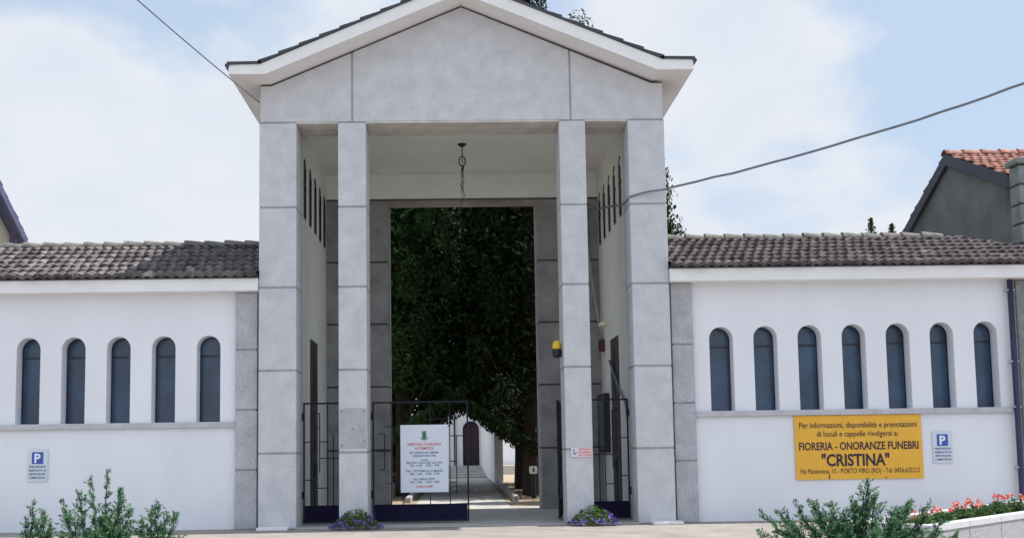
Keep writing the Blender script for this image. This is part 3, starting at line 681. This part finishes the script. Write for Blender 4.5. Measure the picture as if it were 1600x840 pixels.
def leafquad(V, F, c, n, a, w, l):
    "leaf-shaped face centred at c"
    t = n.cross(a); t = t.normalized() if t.length > 1e-4 else Vector((1, 0, 0)); b = t.cross(n).normalized()
    o = len(V); V += [c-b*l*.5, c+t*w*.5-b*l*.05, c+b*l*.5, c-t*w*.5-b*l*.05]; F.append((o, o+1, o+2, o+3))
def rv(rnd): 
    while True:
        v = Vector((rnd.uniform(-1, 1), rnd.uniform(-1, 1), rnd.uniform(-1, 1)))
        if .05 < v.length < 1: return v.normalized()
def flowers(mb, rnd, c, m, r_=.035):
    n = (rv(rnd)*.7+Vector((0, -.6, .7))).normalized(); t = n.cross(Vector((.3, .2, 1))).normalized(); b = n.cross(t)
    V = [c]; F = []
    for k in range(10):
        a = 2*math.pi*k/10; q = r_*(1 if k % 2 else .72); V.append(c+(t*math.cos(a)+b*math.sin(a))*q+n*r_*.35*(1 if k % 2 else .4))
    for k in range(10): F.append((0, 1+k, 1+(k+1) % 10))
    mb.add(V, F, m)
# ------------------------------------------------------------------ graves
rnd = random.Random(21)
gp = [(2.9, 14.8), (3.7, 17.4), (4.2, 20.6), (3.1, 23.4), (5.6, 24), (-2.9, 12.2), (-3.6, 15.4), (-2.8, 18.2), (-4.4, 21), (-3.2, 24.5)]
side = ['right', 'left']
lab_r = ['first', 'second', 'third', 'fourth', 'fifth']
for i, (x, y) in enumerate(gp):
    gname = 'right' if x > 0 else 'left'
    gv = empty('grave', (x, y, 0), f'marble grave with flowers, {lab_r[i % 5]} from the gate on the {gname} of the path', 'grave', 'graves beside the cemetery path')
    mb = MB(); mb.bbox(x-.45, x+.45, y-.3, y+1.5, -.05, .28, MARB, .02); mb.build('slab', None, gv)
    mb = MB(); mb.prism([(x-.38, .28), (x+.38, .28), (x+.38, .95), (x+.2, 1.08), (x-.2, 1.08), (x-.38, .95)], y+1.3, y+1.45, MARB); mb.build('headstone', None, gv)
    mb = MB(); c0 = Vector((x+rnd.uniform(-.2, .2), y-.05, .5))
    mb.lathe((c0.x, c0.y, .28), [(.05, 0), (.08, .1), (.06, .18)], BLACK, 10)
    for k in range(26): flowers(mb, rnd, c0+rv(rnd)*.16, rnd.choice((REDP, SLAB, ORAP, PURP)), .05)
    for k in range(26):
        V = []; F = []; leafquad(V, F, c0+rv(rnd)*.17, rv(rnd), rv(rnd), .06, .12); mb.add(V, F, GERL)
    mb.build('flower_vase', None, gv)

# ------------------------------------------------------------------ TREES
def cypress_meshes(seed, H, Rm, zb, m, n=9000, leaf=.17, side=0, inner=True):
    "trunk and crown meshes around the origin"
    rnd = random.Random(seed)
    T = MB()
    pts = []; rad = []
    for i in range(9):
        t = i/8; pts.append((.10*math.sin(3*t+seed), .10*math.cos(2.3*t+seed)-.1, H*.92*t)); rad.append(.24*(1-t)**.7+.03)
    rad[0] = .33
    T.tube(pts, rad, BARK, 9)
    for i in range(26):
        z = zb*.75+(H*.8-zb*.75)*i/26; a = rnd.uniform(0, 6.28); l = Rm*rnd.uniform(.5, .85)*(1-.6*i/26)
        T.tube([(0, 0, z), (math.cos(a)*l*.5, math.sin(a)*l*.5, z+.3*l), (math.cos(a)*l, math.sin(a)*l, z+.85*l)], [.07, .045, .02], BARK, 5)
    V = []; F = []
    lift = lambda x: (.66*max(0, min(3.2, side*x)) if side else 0)
    # lobes: many upward tufts whose outer ends make an uneven outline
    lobes = []
    nl = 150
    for i in range(nl):
        t = (i+rnd.random())/nl
        z = zb+(H-zb)*t**.9
        env = Rm*min(1, .72+t*1.6)*(1-max(0, t-.35)/.65)**.62+.12
        a = rnd.uniform(0, 6.28); rr = env*rnd.uniform(.25, .98)*(1+.14*math.sin(3*a+seed))
        z += lift(rr*math.cos(a))*max(0, 1-t*2.5)
        lobes.append((Vector((rr*math.cos(a), rr*math.sin(a), z)), .30+.40*rnd.random()*(1-t*.5)))
    for k in range(n):
        c, s = lobes[rnd.randrange(nl)]
        d = rv(rnd)*s*rnd.uniform(.55, 1.0); d.z *= 1.9
        p = c+d
        if p.z < zb+lift(p.x)-.15: continue
        o = Vector((p.x, p.y, 0)); up = Vector((o.x*.25, o.y*.25, 1.2))+rv(rnd)*.8
        leafquad(V, F, p, (rv(rnd)+d.normalized()*.8).normalized(), up.normalized(), leaf*rnd.uniform(.5, 1.0), leaf*rnd.uniform(.9, 1.9))
    if inner:
        for k in range(15000):
            t = rnd.random(); z = zb+(1.3 if side else .15)+(H-zb-1.8)*t; env = Rm*(1-max(0, t-.35)/.65)**.62*.74
            a = rnd.uniform(0, 6.28); rr = env*math.sqrt(rnd.random())
            leafquad(V, F, Vector((rr*math.cos(a), rr*math.sin(a), z)), rv(rnd), rv(rnd), .13, .24)
    # hanging fringe at the crown's foot
    for k in range(int(n*.06)+400):
        a = rnd.uniform(0, 6.28); rr = Rm*math.sqrt(rnd.random())*.92; z = zb+lift(rr*math.cos(a))-rnd.random()**2*.45+.1
        leafquad(V, F, Vector((rr*math.cos(a), rr*math.sin(a), z)), rv(rnd), Vector((0, 0, 1))+rv(rnd)*.5, leaf*.8, leaf*2.2)
    C = MB(); C.add(V, F, m)
    return T, C
def tree(name, loc, seed, H, Rm, zb, m, label, group=None, n=9000, leaf=.17, rot=0, sc=1, src=None, inner=True, side=0):
    t = empty(name, loc, label, 'tree', group); t.rotation_euler.z = rot; t.scale = (sc, sc, sc)
    if src:
        for ch in src.children:
            c = ch.copy(); COL.objects.link(c); c.parent = t
        return t
    T, C = cypress_meshes(seed, H, Rm, zb, m, n, leaf, side, inner)
    for mb, nm in ((T, 'trunk'), (C, 'crown')): o = mb.build(nm, None); o.parent = t
    return t
GR = 'cypresses lining the cemetery path'
ta = tree('cypress_tree', (2.15, 13.0, 0), 1, 16.8, 3.5, 1.65, CYP, 'dark cypress nearest the gate on the right of the path', GR, 60000, .095, side=-1)
tb = tree('cypress_tree', (-2.1, 13.8, 0), 2, 16.0, 3.5, 2.1, CYP2, 'bright green edged cypress nearest the gate on the left of the path', GR, 60000, .095, side=1)
tcy = tree('cypress_tree', (2.25, 18.4, 0), 3, 15.5, 3.3, 2.3, CYP, 'second dark cypress on the right of the path', GR, 26000, .12, side=-1)
tree('cypress_tree', (-2.6, 18.9, 0), 0, 0, 0, 0, None, 'second dark cypress on the left of the path', GR, rot=3.0, src=ta)
tree('cypress_tree', (2.6, 22.8, 0), 0, 0, 0, 0, None, 'third cypress on the right of the path near the flank wall', GR, rot=3.3, src=tb)
tree('cypress_tree', (-2.6, 23.2, 0), 0, 0, 0, 0, None, 'third and farthest cypress on the left of the path', GR, rot=3.25, src=tcy)
tree('cypress_tree', (5.42, 8.4, 0), 6, 10.0, 1.3, 2.2, CYP2, 'cypress close behind the gatehouse showing past its right edge', None, 26000, .085)
tree('cypress_tree', (4.5, 15.5, 0), 8, 16.9, 1.3, 3, CYP2, 'cypress whose tip shows above the right slope of the gable', None, 16000, .09)
for i, (x, y, h, lab) in enumerate(((20.95, 30, 12.9, 'left of two small conifer tops above the right wing roof'), (22.0, 30, 12.6, 'right of two small conifer tops above the right wing roof'))):
    t = empty('conifer_tree', (x, y, 0), lab, 'tree'); rnd = random.Random(40+i)
    mb = MB(); mb.tube([(0, 0, 0), (0, 0, h*.6), (.04, 0, h)], [.16, .09, .012], BARK, 7); o = mb.build('trunk'); o.parent = t
    V = []; F = []
    for k in range(190):
        tt = k/190; z = 2+(h-2)*tt**.7; rr = (h-z)*.27+.06; a = k*2.4
        for q in range(22):
            s_ = (q+1)/22*rr; p = Vector((math.cos(a)*s_, math.sin(a)*s_, z+.25*s_-.10*s_*s_))+rv(rnd)*.05
            leafquad(V, F, p, rv(rnd), Vector((math.cos(a), math.sin(a), .6)), .05, .13)
    for k in range(60): leafquad(V, F, Vector((.02, 0, h-rnd.random()*.6))+rv(rnd)*.04, rv(rnd), Vector((0, 0, 1)), .05, .12)
    mb = MB(); mb.add(V, F, CYP2); o = mb.build('crown'); o.parent = t

# ------------------------------------------------------------------ JUNIPERS
def juniper(loc, seed, branches, label):
    "branches: list of (tip dx, dy, z) relative to the root"
    rnd = random.Random(seed); root = empty('juniper_bush', loc, label, 'bush')
    B = MB(); V = []; F = []; V2 = []; F2 = []
    for (tx, ty, tz, dens) in branches:
        tip = Vector((tx, ty, tz)); st = Vector((tx*.12, ty*.12, .05))
        mid = Vector((tx*.55+rnd.uniform(-.08, .08), ty*.5, tz*.55))
        P = [st*(1-t)**2+mid*2*t*(1-t)+tip*t*t for t in [i/16 for i in range(17)]]
        for i in range(1, 16): P[i] += rv(rnd)*.012
        B.tube(P, [.016*(1-i/17)+.002 for i in range(17)], BARK, 5)
        for i in range(4, 17):
            t = i/16; ax = (P[i]-P[i-1]).normalized()
            nb = 3 if i < 16 else 2
            for k in range(nb):
                side_ = rv(rnd); side_ = (side_-ax*side_.dot(ax)).normalized()
                ln = (.25*(1-t)**.8+.07)*rnd.uniform(.6, 1.25)*dens
                d = (ax*rnd.uniform(.9, 1.4)+side_*rnd.uniform(.35, .75)).normalized()
                st2 = P[i]-ax*rnd.random()*.05; bend = side_*rnd.uniform(.1, .35)+Vector((rnd.uniform(-.12, .12), 0, -.12))
                m_ = int(ln/.0050)+6
                for q in range(m_):
                    s_ = q/m_; c = st2+d*ln*s_+bend*ln*s_*s_; w = .020*math.sin(math.pi*min(1, .25+s_*.75))+.003
                    dd = (d+bend*2*s_).normalized()
                    off = rv(rnd)*w
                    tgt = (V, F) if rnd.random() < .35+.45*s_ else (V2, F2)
                    leafquad(tgt[0], tgt[1], c+off, (rv(rnd)+off.normalized()).normalized(), (dd+off.normalized()*.35).normalized(), rnd.uniform(.007, .013), rnd.uniform(.028, .050))
    o = B.build('stems', None); o.parent = root
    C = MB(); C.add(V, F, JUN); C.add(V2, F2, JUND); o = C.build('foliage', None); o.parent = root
    return root
def br(rnd, n, xs, ztop, sy=.35):
    L_ = []
    for i in range(n):
        x = rnd.uniform(*xs); z = ztop(x)*rnd.uniform(.55, 1.0); L_.append((x, rnd.uniform(-sy, sy), z, rnd.uniform(.8, 1.15)))
    return L_
rnd = random.Random(3)
# left pair
main = [(.05, .05, 1.43, .55), (-.09, .0, 1.34, .8), (.15, .1, 1.26, .95), (.20, -.05, 1.16, 1.1), (-.22, .0, 1.22, .9), (-.36, .0, 1.12, .8), (-.26, -.1, 1.06, 1.0), (.30, .0, 1.06, .8), (.0, .1, .98, 1.0), (.12, -.1, 1.0, 1.0)]
main += br(rnd, 14, (-.36, .36), lambda x: .96-.4*abs(x))
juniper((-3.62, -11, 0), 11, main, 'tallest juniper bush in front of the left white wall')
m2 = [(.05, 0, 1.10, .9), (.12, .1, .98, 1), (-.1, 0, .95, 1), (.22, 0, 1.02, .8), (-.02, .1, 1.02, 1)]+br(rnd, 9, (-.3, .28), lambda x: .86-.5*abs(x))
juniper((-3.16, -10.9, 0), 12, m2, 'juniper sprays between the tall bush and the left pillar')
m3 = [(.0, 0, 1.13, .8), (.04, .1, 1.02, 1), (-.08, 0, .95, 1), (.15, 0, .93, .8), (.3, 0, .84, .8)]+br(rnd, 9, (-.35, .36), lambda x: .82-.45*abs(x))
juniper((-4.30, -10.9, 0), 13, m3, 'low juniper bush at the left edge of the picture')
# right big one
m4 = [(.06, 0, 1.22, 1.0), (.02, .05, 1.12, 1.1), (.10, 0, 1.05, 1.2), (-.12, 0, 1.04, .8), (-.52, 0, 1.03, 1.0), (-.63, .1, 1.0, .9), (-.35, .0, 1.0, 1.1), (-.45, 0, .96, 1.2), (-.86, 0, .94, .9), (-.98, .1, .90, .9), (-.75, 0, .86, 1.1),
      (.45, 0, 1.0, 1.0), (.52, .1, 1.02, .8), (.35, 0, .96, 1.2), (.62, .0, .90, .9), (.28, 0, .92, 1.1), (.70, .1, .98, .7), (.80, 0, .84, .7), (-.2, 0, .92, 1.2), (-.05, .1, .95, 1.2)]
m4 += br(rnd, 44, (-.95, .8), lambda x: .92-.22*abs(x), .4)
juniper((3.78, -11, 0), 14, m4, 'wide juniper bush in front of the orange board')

# ------------------------------------------------------------------ potted colour at the pillars
def petunia(x, y, seed, label):
    rnd = random.Random(seed); p = empty('petunia_plant', (x, y, 0), label, 'flowers', 'purple flowers at the pillar feet')
    V = []; F = []
    def pt(k=1.0):
        a = rnd.uniform(0, 6.28); q = math.sqrt(rnd.random())*.50*k; return Vector((x+q*math.cos(a), y+q*math.sin(a)*.5, max(.02, .42*(1-(q/.54)**1.6)*rnd.uniform(.45, 1.0))))
    for i in range(1500): leafquad(V, F, pt(), (rv(rnd)+Vector((0, -.3, .8))).normalized(), rv(rnd), rnd.uniform(.02, .04), rnd.uniform(.04, .075))
    mb = MB(); mb.add(V, F, PETL); mb.build('foliage', None, p)
    mb = MB()
    for i in range(130):
        c = pt(1.12); c.z += .02; c.y -= .03
        if abs(c.x-x) < .22 and c.z > .22 and rnd.random() < .75: continue
        flowers(mb, rnd, c, PURP, rnd.uniform(.025, .045))
    mb.build('blossoms', None, p)
petunia(-2.23, -.32, 5, 'purple and green flower clump at the foot of the left inner pillar')
petunia(2.52, -.32, 6, 'purple and green flower clump at the foot of the right inner pillar')

# ------------------------------------------------------------------ planter (right foreground)
A_ = Vector((5.42, -8.95)); D_ = (Vector((7.55, -7.07))-A_).normalized(); Q_ = Vector((-D_.y, D_.x))   # along the front rim, and away from the camera
PT = empty('flower_planter', (A_.x, A_.y, 0), 'raised planter of pale aggregate concrete blocks at the right', 'planter')
def pl(a, b): return A_+D_*a+Q_*b
def block(a0, a1, b0, b1):
    mb = MB()
    for z0, z1, o, m in ((-.02, .53, .012, AGG), (.53, .60, 0, AGGTOP)):
        c = [pl(a0+o*.3, b0+o), pl(a1-o*.3, b0+o), pl(a1-o*.3, b1-o), pl(a0+o*.3, b1-o)]; n = .012
        mb.add([(p.x, p.y, z) for z in (z0, z1) for p in c], [(0, 3, 2, 1), (4, 5, 6, 7), (0, 1, 5, 4), (1, 2, 6, 5), (2, 3, 7, 6), (3, 0, 4, 7)], m)
    mb.build('kerb_block', None, PT)
for i in range(8): block(i*1.0+.006, i*1.0+.994, 0, .16); block(i*1.0+.006, i*1.0+.994, 1.0, 1.12)
block(0, .15, .165, .995); block(7.85, 8.0, .165, .995)
c = [pl(.15, .16), pl(7.85, .16), pl(7.85, 1.0), pl(.15, 1.0)]
mb = MB(); mb.add([(p.x, p.y, .5) for p in c], [(0, 1, 2, 3)], SOIL); mb.build('soil', None, PT)
rnd = random.Random(9)
def bedflower(x, y, z0, seed, pm, label, h=.2, s=.17, name='geranium_plant', group='red flowers in the planter'):
    rnd = random.Random(seed); p = empty(name, (x, y, z0), label, 'flowers', group)
    V = []; F = []
    for i in range(750):
        d = rv(rnd)*s*rnd.uniform(.4, 1); d.z = abs(d.z)*h/s*.8; leafquad(V, F, Vector((x, y, z0))+d, (rv(rnd)+Vector((0, -.3, .6))).normalized(), rv(rnd), .028, .045)
    mb = MB(); mb.add(V, F, GERL); mb.build('foliage', None, p)
    mb = MB()
    for j in range(rnd.randint(2, 5)):
        a = Vector((x+rnd.uniform(-s, s)*.8, y+rnd.uniform(-s, s)*.6, z0+h*rnd.uniform(.75, 1.05)))
        mb.tube([(x, y, z0), a], .004, GERL, 4)
        for i in range(9): flowers(mb, rnd, a+rv(rnd)*.024, pm, .019)
    mb.build('blossoms', None, p)
order = ['first', 'second', 'third', 'fourth', 'fifth', 'sixth', 'seventh', 'eighth', 'ninth', 'tenth', 'eleventh']
for i in range(11):
    p_ = pl(.55+i*.30, .38+.16*(i % 2))
    bedflower(p_.x, p_.y, .5, 60+i, REDP, f'{order[i]} red blossomed plant from the left along the planter rim', h=.17+.02*(i % 3)+.012*i, s=.19)
for i, (x, y) in enumerate(((4.05, -11.6), (4.24, -11.55))):
    bedflower(x, y, .0, 80+i, ORAP, ('left' if i == 0 else 'right')+' orange marigold beside the wide juniper', h=.62, s=.12, name='marigold_plant', group='orange marigolds')
